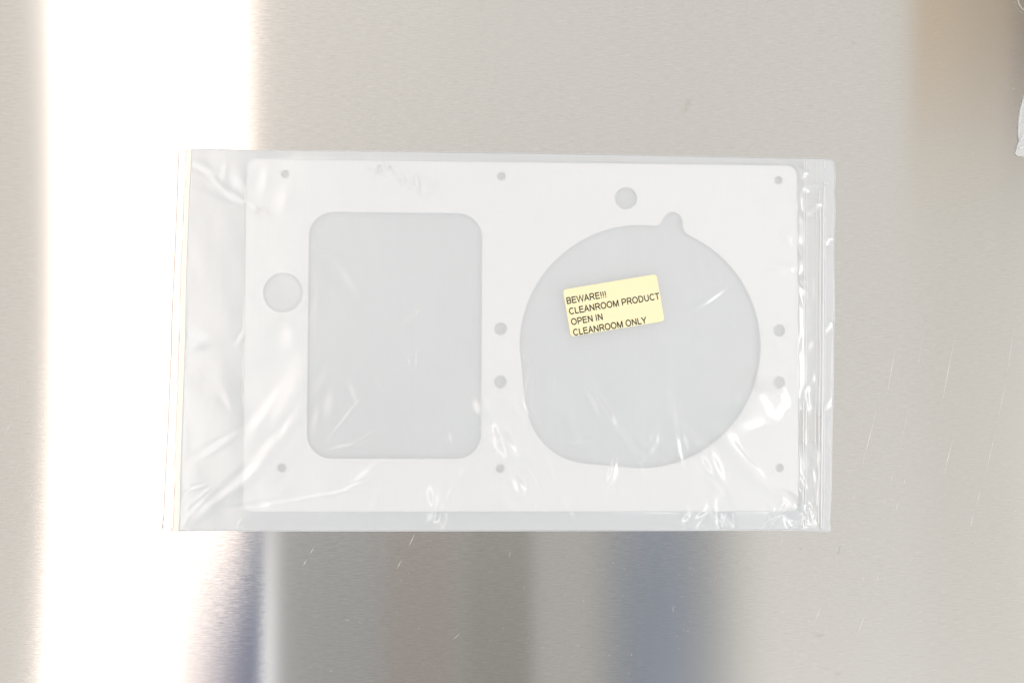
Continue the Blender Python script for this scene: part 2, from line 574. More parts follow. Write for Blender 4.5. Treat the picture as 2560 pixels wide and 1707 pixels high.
# round opening with a thumb notch and one squared-off corner
z1 = 2.177
rp = []
cxz, cyz, rz = 741, 840, 657
notch = [(824, 183), (838, 181), (850, 175), (860, 163), (867, 147), (876, 131), (890, 117), (904, 110), (918, 108), (934, 110.5), (948, 118), (960, 130), (968, 144), (973, 162), (974, 182), (977, 200), (985, 216), (998, 229), (1014, 239)]
corner = [(740, 1503), (670, 1497), (600, 1491), (540, 1486), (480, 1480), (435, 1475.5), (395, 1469), (355, 1458), (318, 1443), (283, 1423), (250, 1399), (218, 1369), (190, 1335), (165, 1297), (146, 1258), (131, 1215), (120, 1170), (112, 1115), (106, 1060), (101, 1005), (95, 945), (90, 890), (86, 840)]
# circle from the left up to the notch
a_l = math.pi
a_n = math.atan2(-(183 - cyz), 824 - cxz)
k = 70
for i in range(1, k):
    a = a_l + (a_n - a_l) * i / k
    rp.append((cxz + 656 * math.cos(a), cyz - (656 + 4 * math.sin(a)) * math.sin(a)))
rp += notch
a_s = math.atan2(-(244 - cyz), 1024 - cxz)
for i in range(0, 110):
    a = a_s + (-math.pi / 2 - a_s) * i / 110
    rp.append((cxz + 656 * math.cos(a), cyz - (660 if a > 0 else 662) * math.sin(a)))
rp += corner
outlines.append([at(1260 + x / z1, 480 + y / z1, T1) for x, y in rp])

cu = bpy.data.curves.new('cutout', 'CURVE')
cu.dimensions = '2D'
cu.fill_mode = 'BOTH'
BEV = 0.00006
cu.extrude = (T1 - T0) / 2 - BEV
cu.bevel_depth = BEV
cu.offset = -BEV
cu.bevel_resolution = 2
for pts in outlines:
    sp = cu.splines.new('POLY')
    sp.points.add(len(pts) - 1)
    for i, (x, y) in enumerate(pts):
        sp.points[i].co = (x, y, 0, 1)
    sp.use_cyclic_u = True
co_ = bpy.data.objects.new('tmp', cu)
sc.collection.objects.link(co_)
me = bpy.data.meshes.new_from_object(co_.evaluated_get(bpy.context.evaluated_depsgraph_get()))
bpy.data.objects.remove(co_)
me.transform(Matrix.Translation((0, 0, (T0 + T1) / 2)))
me.name = 'cutout_panel'
me.materials.clear()
panel = link('cutout_panel', me, MAT_PLATE)
panel['label'] = 'white plastic panel with round and rectangular cut-outs sealed inside the large bag'
panel['category'] = 'plastic panel'


# ------------------------------------------------------------------ the clear zip bag
bag = thing('zip_bag', 'large clear zip bag holding a white cut-out panel, with yellow sticker', 'plastic bag')


def poly_eval(pts, t):
    """piecewise linear through pts [(param, x, y)]"""
    p = np.array(pts, float)
    return np.interp(t, p[:, 0], p[:, 1]), np.interp(t, p[:, 0], p[:, 2])


def curve_by(pts, axis, n):
    p = np.array(pts, float)
    a = p[:, axis]
    t = (a - a[0]) / (a[-1] - a[0])
    tt = np.linspace(0, 1, n)
    return np.interp(tt, t, p[:, 0]), np.interp(tt, t, p[:, 1])


LEFT = [(446.9, 371.7), (444, 430), (441.5, 509.5), (435, 669), (428.7, 796.6), (427, 882), (419, 1073), (412.8, 1185), (408.5, 1290), (403.8, 1322)]
SEAL_L = [(466, 373), (464, 430), (459, 509), (452, 669), (446, 882), (440, 1073), (436, 1185), (434, 1290), (433, 1327)]
SEAL_R = [(480, 373), (477, 430), (473, 509), (467, 669), (462, 882), (455, 1073), (451, 1185), (449, 1290), (446, 1327)]
RIGHT = [(2085, 400.3), (2089, 440), (2086, 478.4), (2088.5, 523), (2085, 590), (2085, 657), (2087, 752.6), (2084.3, 848), (2083.5, 961.8), (2080.6, 1069), (2079.3, 1151), (2079, 1202), (2076.7, 1261.6), (2073.8, 1305.8), (2078, 1327.9)]
TOP = [(446.9, 371.7), (480, 372.3), (640, 376), (800, 376.8), (1000, 379), (1208, 381), (1400, 383.8), (1600, 387.4), (1800, 391.2), (1900, 393.6), (1987, 395), (2034, 395.3), (2064, 396.2), (2085, 400.3)]
BOT = [(403.8, 1322), (427, 1327.5), (446, 1327.3), (559, 1325.6), (640, 1326.5), (900, 1326.8), (1400, 1326.4), (1700, 1325.8), (1912, 1324.6), (1996, 1324.6), (2025, 1326.5), (2050, 1327.6), (2078, 1327.9)]


def coons(top, bot, left, right, nx, ny):
    tx, ty = top; bx, by = bot; lx, ly = left; rx, ry = right
    s = np.linspace(0, 1, nx)[None, :]
    t = np.linspace(0, 1, ny)[:, None]
    def mixc(T, B, L, R):
        ru = (1 - t) * T[None, :] + t * B[None, :]
        rv = (1 - s) * L[:, None] + s * R[:, None]
        rb = (1 - s) * (1 - t) * L[0] + s * (1 - t) * R[0] + (1 - s) * t * L[-1] + s * t * R[-1]
        return ru + rv - rb
    return mixc(tx, bx, lx, rx), mixc(ty, by, ly, ry)


def world_xy(PXs, PYs, z):
    dx = (PXs - SW / 2) / FPX
    dy = -(PYs - SH / 2) / FPX
    d = np.stack([dx, dy, -np.ones_like(dx)], -1) @ ROT.T
    kk = (z - CAM_H) / d[..., 2]
    return d[..., 0] * kk, d[..., 1] * kk


def clip_curve(pts, axis, lo, hi):
    p = np.array(pts, float)
    a = p[:, axis]
    inner = [tuple(q) for q in p if lo < q[axis] < hi]
    o_ = 1 - axis
    e0 = [0, 0]; e1 = [0, 0]
    e0[axis] = lo; e0[o_] = float(np.interp(lo, a, p[:, o_]))
    e1[axis] = hi; e1[o_] = float(np.interp(hi, a, p[:, o_]))
    return [tuple(e0)] + inner + [tuple(e1)]


NX, NY = 860, 500
topc = curve_by(clip_curve(TOP, 0, 479, 2085), 0, NX)
botc = curve_by(clip_curve(BOT, 0, 446, 2078), 0, NX)
GX, GY = coons(topc, botc, curve_by(SEAL_R, 1, NY), curve_by(RIGHT, 1, NY), NX, NY)
FX, FY = world_xy(GX, GY, 0.0005)


def plate_dist(X, Y):
    c, s = math.cos(-PYAW), math.sin(-PYAW)
    x = (X - PCX) * c - (Y - PCY) * s
    y = (X - PCX) * s + (Y - PCY) * c
    r = 25 * SRC
    qx = np.abs(x) - PW / 2 + r
    qy = np.abs(y) - PH / 2 + r
    return np.hypot(np.maximum(qx, 0), np.maximum(qy, 0)) + np.minimum(np.maximum(qx, qy), 0) - r


pd = plate_dist(FX, FY)
ZP = T1 + 0.00016
# how far to the border of the bag
ss_ = np.linspace(0, 1, NX)[None, :] * np.ones((NY, 1))
tt_ = np.linspace(0, 1, NY)[:, None] * np.ones((1, NX))
e_edge = np.minimum(np.minimum(tt_, 1 - tt_) * 0.149, np.minimum(ss_, 1 - ss_) * 0.25)
z_low = 0.0014 + (ZP - 0.00003 - 0.0014) * np.clip((0.16 - ss_) / 0.06, 0, 1)
lw_ = np.clip((0.10 - ss_) / 0.02, 0, 1)
drop = np.clip(pd / (0.0055 + 0.014 * lw_), 0, 1)
drop = 1 - (1 - drop) ** (1.6 - 0.4 * lw_)
z_f = np.where(pd <= 0, ZP, ZP + (z_low - ZP) * drop)
# at the sealed borders the two films meet
bord = np.clip(e_edge / 0.0006, 0, 1)
z_f = 0.00022 + (z_f - 0.00022) * np.sqrt(bord)


def gnoise(X, Y, lx, ly, seed):
    """smooth random field with given feature lengths (metres)"""
    r = np.random.default_rng(seed)
    nx_ = int(0.30 / lx) + 4
    ny_ = int(0.20 / ly) + 4
    a = r.standard_normal((ny_, nx_))
    u = (X + 0.15) / lx
    v = (Y + 0.10) / ly
    i = np.floor(u).astype(int); j = np.floor(v).astype(int)
    fu = u - i; fv = v - j
    i = np.clip(i, 0, nx_ - 2); j = np.clip(j, 0, ny_ - 2)
    fu = fu ** 3 * (fu * (fu * 6 - 15) + 10); fv = fv ** 3 * (fv * (fv * 6 - 15) + 10)
    return (a[j, i] * (1 - fu) + a[j, i + 1] * fu) * (1 - fv) + (a[j + 1, i] * (1 - fu) + a[j + 1, i + 1] * fu) * fv


h = np.zeros_like(FX)
h += 0.00014 * gnoise(FX, FY, 0.030, 0.036, 1)
h += 0.00006 * gnoise(FX + 0.3 * FY, FY, 0.010, 0.018, 2)
# livelier film on the loose ends of the bag
loose = np.clip((0.16 - ss_) / 0.10, 0, 1) + np.clip((ss_ - 0.90) / 0.05, 0, 1)
low = np.clip((tt_ - 0.72) / 0.2, 0, 1)
h += 0.00004 * (0.5 * loose) * gnoise(FX, FY, 0.006, 0.012, 3)
h += 0.00010 * np.clip((ss_ - 0.90) / 0.05, 0, 1) * gnoise(FX, FY, 0.0035, 0.012, 5)
h += 0.00007 * np.clip((ss_ - 0.88) / 0.05, 0, 1) * low * gnoise(FX + 0.5 * FY, FY, 0.0022, 0.005, 6)


def crease(pts, w, m, kind='ridge', taper=0.5):
    """a crease along pts (view pixels); w half width in metres, m steepest slope"""
    global h
    P = [np.array(atd(x, y, ZP)) for x, y in pts]
    seg = [np.hypot(*(P[i + 1] - P[i])) for i in range(len(P) - 1)]
    tot = sum(seg)
    best = np.full(FX.shape, 1e9)
    sgn = np.zeros_like(FX)
    par = np.zeros_like(FX)
    acc = 0.0
    for i in range(len(P) - 1):
        d = (P[i + 1] - P[i]) / seg[i]
        rx = FX - P[i][0]; ry = FY - P[i][1]
        s_ = np.clip(rx * d[0] + ry * d[1], 0, seg[i])
        ex = rx - s_ * d[0]; ey = ry - s_ * d[1]
        dist = np.hypot(ex, ey)
        better = dist < best
        best = np.where(better, dist, best)
        sgn = np.where(better, np.sign(d[0] * ry - d[1] * rx), sgn)
        par = np.where(better, (acc + s_) / tot, par)
        acc += seg[i]
    tp = np.sin(np.pi * np.clip(par, 0, 1)) ** taper if taper > 0 else 1.0
    if taper < 0:
        tp = np.clip((1 - par) * 1.0, 0, 1) ** (-taper)      # fades towards its end only
    ww = w * (0.35 + 0.65 * tp)
    # beyond the ends fall off
    if kind == 'ridge':
        prof = np.exp(-0.5 * (best / ww) ** 2) * ww / 0.607
    else:
        sd = best * sgn
        prof = np.tanh(sd / ww) * np.exp(-0.5 * (best / (3.2 * ww)) ** 2) * ww
    h += m * prof * tp



LAMPS = {'right': (1.50, None, -1.15, 0.25, 1.6), 'near': (None, -1.42, 0.45, 1.25, 1.6)}


def slope_for(P, tgt, axis):
    """height gradient at P that mirrors the lamp to the camera; along a long lamp the point is
    taken that tilts the film across the streak"""
    Pv = np.array([P[0], P[1], ZP])
    v = np.array([0, 0, CAM_H]) - Pv
    v /= np.linalg.norm(v)
    best = None
    for t in np.linspace(0, 1, 41):
        if tgt in ('strip', 'edge'):
            l = np.array([XX(235 if tgt == 'strip' else 500) / CAM_H, -0.45 + 0.9 * t, 1.0])
        else:
            a, b, lo, hi, z = LAMPS[tgt]
            q_ = lo + (hi - lo) * t
            l = np.array([a if a is not None else q_, b if b is not None else q_, z]) - Pv
        l = l / np.linalg.norm(l)
        n = v + l
        sl = -n[:2] / n[2]
        e = abs(sl @ axis) / np.linalg.norm(sl) + 0.6 * np.linalg.norm(sl)
        if best is None or e < best[0]:
            best = (e, sl)
    return best[1]


def glint(px, py, ln, wd, ang, tgt, k=1.0, sharp=2.4):
    """a facet of film tipped towards a lamp: half length/width in view pixels, ang in degrees (0 = right, 90 = up)"""
    global h
    P = atd(px, py, ZP)
    a = math.radians(ang)
    ax = np.array([math.cos(a), math.sin(a)])
    sl = slope_for(P, tgt, ax) * k * (1.0 if tgt in ('strip', 'edge') else 0.92)
    rx = FX - P[0]; ry = FY - P[1]
    u = (rx * ax[0] + ry * ax[1]) / (ln * 1.15 * PX)
    v = (-rx * ax[1] + ry * ax[0]) / (wd * 1.25 * PX)
    W_ = np.exp(-(u * u + v * v / np.clip(1.15 - 0.5 * u, 0.25, 2)) ** (sharp / 2))
    h += (sl[0] * rx + sl[1] * ry) * W_


GL = [
    (650, 672, 46, 46, 90, 'edge', 1.0, 7.0),
    # lower left: long soft streaks running up to the window
    (620, 1020, 60, 13, 50, 'strip'), (560, 1095, 50, 12, 42, 'strip'), (490, 1150, 45, 9, 38, 'strip', .9), (675, 960, 55, 14, 62, 'strip', .8),
    (645, 895, 62, 44, 65, 'strip', .95, 2.6), (590, 960, 35, 14, 55, 'strip'), (690, 1000, 40, 12, 55, 'strip', .7),
    (830, 1085, 42, 13, 38, 'strip', .9), (690, 1143, 85, 4, 8, 'strip', .9), (800, 1118, 50, 4, 20, 'strip', .8), (607, 1155, 8, 13, 90, 'strip'),
    (770, 1026, 45, 4.5, 6, 'strip'), (835, 1002, 35, 3.5, 28, 'strip', .9), (790, 960, 60, 3.5, 52, 'strip', .8),
    (722, 965, 42, 8, 82, 'strip'), (752, 925, 24, 15, 75, 'strip', .8), (812, 905, 26, 9, -68, 'strip', .7), (870, 880, 22, 8, -60, 'strip', .6),
    (640, 455, 26, 20, 60, 'strip', .8), (600, 425, 34, 12, 80, 'strip', .9), (745, 585, 20, 7, -20, 'strip', .7), (790, 635, 50, 13, -52, 'strip', .7),
    (655, 770, 26, 20, 90, 'strip', .7), (722, 690, 40, 9, 88, 'strip', .5), (1035, 1005, 20, 8, -75, 'strip', .8), (930, 985, 26, 8, -60, 'strip', .45),
    (940, 832, 12, 3, -75, 'strip', .9), (956, 826, 13, 3, 88, 'strip'), (957, 760, 60, 3, 88, 'strip', .6), (962, 700, 24, 8, 85, 'strip', .5),
    (1060, 1083, 10, 5, 50, 'strip', .8), (1030, 1132, 16, 5, 70, 'strip', .8),
    # lower edge
    (1003, 1160, 26, 7, -78, 'near', .95), (1006, 1188, 17, 10, 60, 'near', 1.05), (1185, 1060, 60, 12, -58, 'near', .8),
    (1205, 1130, 30, 9, -65, 'near', .7), (1120, 960, 34, 11, -65, 'near', .55), (1405, 1110, 34, 8, 82, 'near', .9), (1576, 1190, 16, 7, 80, 'near', .9),
    (1612, 1180, 20, 8, 70, 'near'), (1608, 1203, 14, 6, 60, 'near'), (1650, 1120, 60, 12, -72, 'near'), (1656, 1165, 34, 12, -80, 'near'),
    (1664, 1195, 26, 4, 85, 'near'), (1655, 1198, 24, 4, -65, 'near'), (1610, 1050, 60, 12, -55, 'near', .6), (1870, 1178, 4, 3, 0, 'near'),
    (1765, 1200, 22, 2.6, 70, 'near'), (1775, 1195, 26, 2.6, 55, 'near'), (1785, 1190, 30, 2.6, 42, 'near'), (1830, 1202, 26, 3, 50, 'near'),
    # inside the round opening
    (1400, 945, 38, 15, -58, 'right'), (1375, 905, 34, 12, -52, 'right', .7), (1450, 1020, 60, 10, -55, 'right', .6), (1478, 1062, 20, 6, -70, 'near', .8),
    (1557, 1000, 40, 10, -78, 'right'), (1565, 1040, 30, 9, -78, 'right'), (1500, 1035, 30, 10, 80, 'near', .7), (1650, 680, 32, 11, 38, 'right'),
    (1620, 700, 34, 10, 28, 'right', .7), (1222, 890, 34, 9, 85, 'right', .8), (1215, 830, 20, 5, -70, 'right', .8), (1230, 950, 24, 8, -60, 'right', .5), (1330, 1013, 18, 4, 14, 'right', .7),
    # wide glare at lower right
    (1768, 962, 100, 52, -10, 'right', 1.0, 2.8), (1840, 985, 50, 26, -35, 'right'), (1820, 930, 36, 13, -50, 'right'),
    (1755, 1075, 90, 20, -36, 'right'), (1815, 1130, 40, 17, -55, 'right'), (1820, 1180, 34, 13, -80, 'near'), (1700, 1025, 60, 14, -34, 'right', .8),
    (1855, 1200, 40, 7, -28, 'near'), (1735, 870, 20, 8, 70, 'right', .8), (1692, 895, 18, 6, 80, 'right', .5),
    (1875, 960, 34, 8, -55, 'right'), (1862, 1040, 36, 7, -50, 'right'), (1880, 1020, 20, 6, 80, 'right'), (1870, 1085, 34, 6, -70, 'right'), (1880, 1140, 34, 6, 85, 'right'),
    (1850, 1110, 30, 6, -60, 'right'), (1858, 900, 20, 8, 75, 'right'), (1845, 1160, 26, 5, -65, 'near'), (1872, 870, 16, 7, 90, 'right'), (1865, 1170, 30, 5, -80, 'right'),
    # right hand strip
    (1818, 555, 28, 9, -55, 'right'), (1832, 640, 20, 5, -50, 'right'), (1838, 690, 18, 6, -60, 'right'), (1812, 625, 34, 12, 0, 'right', .7), (1780, 515, 20, 12, 70, 'right', .5),
    (1870, 432, 16, 9, -10, 'right'), (1872, 480, 16, 13, 0, 'right'), (1848, 405, 10, 4, -80, 'right'), (1905, 555, 12, 8, -30, 'right'), (1908, 600, 8, 5, -60, 'right'),
    (1907, 752, 14, 11, 0, 'right'), (1903, 935, 14, 10, 0, 'right'), (1868, 790, 16, 12, 60, 'right', .9), (1842, 790, 18, 8, 80, 'right', .8), (1836, 470, 22, 9, -60, 'right'),
    # slack upper left corner
    (530, 450, 42, 9, -26, 'strip'), (545, 420, 24, 16, -50, 'strip', .9), (500, 425, 40, 6, -48, 'strip', .9), (512, 395, 22, 7, 85, 'strip'), (460, 385, 34, 9, -22, 'strip', .9), (580, 475, 14, 6, -45, 'strip'),
    (432, 500, 24, 6, 88, 'strip', .9), (431, 640, 22, 8, 88, 'strip', .8), (440, 785, 26, 14, 0, 'strip', .7), (552, 772, 16, 6, 60, 'strip'), (425, 880, 26, 6, -75, 'strip', .9),
    (520, 920, 20, 9, -65, 'strip', .9), (500, 1020, 50, 8, 32, 'strip', .8), (420, 1010, 46, 7, 88, 'strip'), (420, 1130, 20, 10, 60, 'strip', .9),
    (432, 1160, 26, 4, 70, 'strip'), (450, 1118, 22, 4, 15, 'strip'), (455, 1158, 36, 5, 45, 'strip', .9), (470, 1128, 20, 4, 40, 'strip'), (425, 1195, 22, 4, 65, 'strip'), (552, 1208, 9, 2.5, 78, 'near'),
]
rg = random.Random(21)
for k in range(32):      # loose small dents all over the lower part, fewer above
    x_ = rg.uniform(600, 1800)
    y_ = rg.uniform(380, 1200) if k % 3 == 0 else rg.uniform(860, 1210)
    if math.hypot(x_ - 1410, y_ - 700) < 150: continue
    tg = 'strip' if x_ < 1150 else 'right'
    ang = (rg.uniform(35, 75) if x_ < 1000 else rg.uniform(-75, -35)) if rg.random() < 0.8 else rg.uniform(-90, 90)
    wd_ = rg.uniform(5, 14)
    GL.append((x_, y_, wd_ * rg.uniform(2, 4.5), wd_, ang, tg, rg.uniform(0.35, 0.62), 2.0))
for c in GL:
    glint(*c)
CR = [
    ([(405, 1215), (470, 1160), (560, 1085), (620, 1030), (690, 930), (712, 870)], 0.0030, 0.03, 'ridge', 0.6),
    ([(1825, 1216), (1840, 1200), (1862, 1175)], 0.0006, 0.3, 'ridge', 0.6),
    ([(1690, 965), (1760, 955), (1830, 1000), (1885, 1060)], 0.0042, 0.08, 'ridge', 0.5),
    ([(1810, 1110), (1825, 1160), (1880, 1205)], 0.0022, 0.15, 'ridge', 0.6),
    ([(1865, 1000), (1870, 1060), (1868, 1120), (1880, 1180)], 0.0011, 0.26, 'ridge', 0.6),
    ([(1880, 900), (1876, 1000), (1882, 1100), (1878, 1200)], 0.0007, 0.30, 'ridge', 0.6),
    ([(1850, 900), (1862, 960)], 0.0010, 0.24, 'ridge', 0.8),
    ([(1835, 380), (1850, 395), (1845, 410)], 0.0009, 0.25, 'ridge', 0.8),
]
for c in CR:
    crease(*c)

# keep the film flat and calm under the sticker
lab = [at(1406.8, 724.6, ZP), at(1641.2, 684.5, ZP), at(1661.6, 802.9, ZP), at(1426.9, 841.6, ZP)]
lcx = sum(p[0] for p in lab) / 4
lcy = sum(p[1] for p in lab) / 4
calm = np.clip((np.hypot((FX - lcx) / 1.35, FY - lcy) - 0.012) / 0.008, 0, 1)
h = h * (calm * calm * (3 - 2 * calm))
border_fade = np.clip(e_edge / 0.0012, 0, 1)
h = h * border_fade
zmin = np.where(pd < 0.0005, T1 + 0.00004, 0.00016)
raw = z_f + h
# soft floor so that the film never dips into the sheet or the table
k_ = 0.00008
FZ = zmin + k_ * np.logaddexp(0, (raw - zmin) / k_)
front = link('front_film', grid_mesh('front_film', FX, FY, FZ), MAT_FRONT, bag, True)


def height_at(x, y):
    i = np.argmin((FX - x) ** 2 + (FY - y) ** 2)
    return float(FZ.ravel()[i])


# back film lies on the table
nxb, nyb = 160, 90
tcb = curve_by(clip_curve(TOP, 0, 479, 2085), 0, nxb)
bcb = curve_by(clip_curve(BOT, 0, 446, 2078), 0, nxb)
BX, BY = coons(tcb, bcb, curve_by(SEAL_R, 1, nyb), curve_by(RIGHT, 1, nyb), nxb, nyb)
BX, BY = world_xy(BX, BY, 0.0005)
BZ = 0.00009 + 0.00002 * np.tanh(gnoise(BX, BY, 0.008, 0.012, 9))
link('back_film', grid_mesh('back_film', BX, BY, BZ), MAT_BACK, bag, True)


def strip(name, A, B, z, mat, n=160, m=4, parent=bag, zfun=None):
    ax, ay = curve_by(A, 1, n)
    bx, by = curve_by(B, 1, n)
    s = np.linspace(0, 1, m)[None, :]
    X = ax[:, None] * (1 - s) + bx[:, None] * s
    Y = ay[:, None] * (1 - s) + by[:, None] * s
    X, Y = world_xy(X, Y, z)
    Z = np.full_like(X, z) + (zfun(X, Y) if zfun else 0)
    return link(name, grid_mesh(name, X, Y, Z), mat, parent, True)


# trimmed end beyond the crimped seal
strip('end_flap', LEFT, SEAL_L, 0.00022, MAT_END, 200, 8, bag, lambda X, Y: 0.00012 * np.abs(gnoise(X, Y, 0.004, 0.012, 21)))
seal = strip('heat_seal', SEAL_L, SEAL_R, 0.00026, MAT_SEAL, 200, 6)


def tube(name, pts, r, z, mat, parent, n=12, closed=False, flat=1.0, wob=0.0, seed=0):
    """thin rod along photo pixels; z may vary by point"""
    r_ = np.random.default_rng(seed)
    P = []
    for i in range(len(pts) - 1):
        (x0, y0), (x1, y1) = pts[i], pts[i + 1]
        L = math.hypot(x1 - x0, y1 - y0)
        k = max(2, int(L / 6))
        for q in range(k):
            P.append((x0 + (x1 - x0) * q / k, y0 + (y1 - y0) * q / k))
    P.append(pts[-1])
    P = np.array(P, float)
    wx = np.convolve(r_.standard_normal(len(P) + 8), np.ones(9) / 3, 'valid') * wob
    P[:, 0] += wx
    V = []
    F = []
    Wd = [at(x, y, z) for x, y in P]
    for i, (x, y) in enumerate(Wd):
        a = Wd[max(0, i - 1)]; b = Wd[min(len(Wd) - 1, i + 1)]
        d = np.array(b) - np.array(a)
        d = d / (np.hypot(*d) + 1e-12)
        nrm = np.array([-d[1], d[0]])
        rr2 = r * (1.0 if 0 < i < len(Wd) - 1 else 0.3)
        for q in range(n):
            t = 2 * math.pi * q / n
            V.append((x + nrm[0] * rr2 * math.cos(t), y + nrm[1] * rr2 * math.cos(t), z + rr2 * flat * math.sin(t)))
    for i in range(len(Wd) - 1):
        for q in range(n):
            F.append((i * n + q, i * n + (q + 1) % n, (i + 1) * n + (q + 1) % n, (i + 1) * n + q))
    F.append(tuple(range(n))[::-1])
    F.append(tuple((len(Wd) - 1) * n + q for q in range(n)))
    me = bpy.data.meshes.new(name)
    me.from_pydata(V, [], F)
    me.update()
    return link(name, me, mat, parent, True)


# dashed dark line where the seal begins
V, F = [], []
sx, sy = curve_by(SEAL_L, 1, 420)
for i in range(0, 419):
    d = mnoise.noise(Vector((i * 0.06, 3.1, 0.0)))
    if d < -0.12 or (i % 3 == 2 and d < 0.3): continue
    wv = 0.5 + 0.3 * d
    x0, y0 = at(sx[i] - wv + mnoise.noise(Vector((i * .05, 0, 9))) * 2, sy[i], 0.0003)
    x1, y1 = at(sx[i] + wv + mnoise.noise(Vector((i * .05, 0, 9))) * 2, sy[i + 1], 0.0003)
    k = len(V)
    V += [(x0, y0, 0.00034), (x1, y0, 0.00034), (x1, y1, 0.00034), (x0, y1, 0.00034)]
    F.append((k + 3, k + 2, k + 1, k))
me = bpy.data.meshes.new('seal_edge')
me.from_pydata(V, [], F)
me.update()
link('seal_edge', me, MAT_SEALDARK, seal)
# little curled tips at the lower left corner
for a, b in (((404.2, 1322), (408.5, 1313)), ((426.5, 1328), (429, 1320)), ((408.3, 1301), (408.9, 1296))):
    tube('curled_tip', [a, b], 0.00011, 0.0004, MAT_SEALDARK, seal, 6)

# sealed side seams and the open lip
tube('side_seam', [p for p in TOP if p[0] >= 480], 0.00013, 0.00030, MAT_SEAM, bag, 8)
tube('side_seam', [p for p in BOT if p[0] >= 446], 0.00014, 0.00030, MAT_SEAM, bag, 8)
tube('lip_edge', RIGHT, 0.00012, 0.00030, MAT_SEAM, bag, 8)
tube('flap_edge', LEFT, 0.00008, 0.00030, MAT_SEALDARK, bag, 8)
strip('zip_tape', [(2003, 398), (2002, 900), (1999, 1322)], [(2055, 398), (2053, 900), (2048, 1322)], 0.0007, MAT_FLAP, 200, 30, bag, lambda X, Y: 0.0001 * gnoise(X, Y, 0.0018, 0.012, 41))
# zip tracks
tube('zip_track', [(2061, 459), (2059, 520), (2058.3, 700), (2057, 870), (2055.5, 1060), (2054, 1200), (2053.5, 1326)], 0.00042, 0.00150, MAT_ZIP, bag, 14, wob=0.15, seed=1)
tube('zip_track', [(2061, 397), (2061, 425)], 0.00028, 0.00146, MAT_ZIP, bag, 12)
tube('zip_track', [(2064.5, 462), (2063.5, 700), (2061.5, 1000), (2059, 1326)], 0.00018, 0.00146, MAT_ZIP, bag, 10, wob=0.15, seed=2)
tube('zip_track', [(2049, 470), (2051, 560), (2049.5, 700), (2050, 900), (2047.5, 1000), (2046, 1310)], 0.00026, 0.00146, MAT_ZIP, bag, 10, wob=0.3, seed=3)
tube('zip_track', [(2011, 397), (2010.5, 560), (2010, 800), (2009, 1000), (2007, 1318)], 0.00022, 0.00147, MAT_ZIP, bag, 10, wob=0.25, seed=4)
tube('zip_track', [(2016, 397), (2017, 560), (2016.5, 800), (2016, 1000), (2013, 1318)], 0.00020, 0.00147, MAT_ZIP, bag, 10, wob=0.3, seed=5)
tube('zip_track', [(2041, 397), (2041.5, 560), (2041, 800), (2039.5, 1000), (2036, 1320)], 0.00012, 0.00147, MAT_ZIP, bag, 8, wob=0.15, seed=6)
tube('zip_track', [(2003, 420), (2002, 700), (2001, 1000)], 0.00010, 0.00150, MAT_ZIP, bag, 8, wob=0.2, seed=7)
# crushed ends of the tracks
for (x, y, s) in ((2060, 457, 0.0006), (2067, 459, 0.0004), (2053, 1052, 0.0005), (2015.5, 583, 0.0005), (2012, 706, 0.0005), (2051, 1157, 0.0004)):
    bm = bmesh.new()
    bmesh.ops.create_icosphere(bm, subdivisions=3, radius=s)
    for v in bm.verts:
        v.co *= 1 + 0.5 * mnoise.noise(v.co * 4000 + Vector((x, y, 0)))
        v.co.z *= 0.5
    me = bpy.data.meshes.new('track_crimp')
    bm.to_mesh(me); bm.free()
    o = link('track_crimp', me, MAT_ZIP, bag, True)
    p = at(x, y, 0.0008)
    o.location = (p[0], p[1], 0.0014)

# ------------------------------------------------------------------ the yellow sticker on the bag
LZ = max(height_at(lcx + a, lcy + b) for a in (-0.017, 0, 0.017) for b in (-0.009, 0, 0.009)) + 0.00006
lab = [np.array(at(x, y, LZ)) for x, y in ((1406.8, 724.6), (1641.2, 684.5), (1661.6, 802.9), (1426.9, 841.6))]
lc = sum(lab) / 4
ex = (lab[1] - lab[0] + lab[2] - lab[3]) / 2
ey = (lab[0] - lab[3] + lab[1] - lab[2]) / 2
LW, LH = np.hypot(*ex), np.hypot(*ey)
LA = math.atan2(ex[1], ex[0])
pts = xf(rounded_rect(LW, LH, 8.5 * SRC, 10), lc[0], lc[1], LA)
bm = bmesh.new()
f = bm.faces.new([bm.verts.new((x, y, LZ)) for x, y in pts])
r = bmesh.ops.extrude_face_region(bm, geom=[f])
for v in r['geom']:
    if isinstance(v, bmesh.types.BMVert): v.co.z += 0.00009
bmesh.ops.recalc_face_normals(bm, faces=bm.faces)
me = bpy.data.meshes.new('warning_sticker')
bm.to_mesh(me); bm.free()
sticker = link('warning_sticker', me, MAT_LABEL, bag)
sticker['label'] = 'tilted pale yellow sticker reading BEWARE!!! CLEANROOM PRODUCT OPEN IN CLEANROOM ONLY'


def arc(cx, cy, rx, ry, a0, a1, n=18):
    return [(cx + rx * math.cos(math.radians(a0 + (a1 - a0) * i / n)), cy + ry * math.sin(math.radians(a0 + (a1 - a0) * i / n))) for i in range(n + 1)]


# stroke letters of a plain grotesque: unit = 1 em, cap height 0.716, stroke 0.092
H = 0.716
q = 0.046


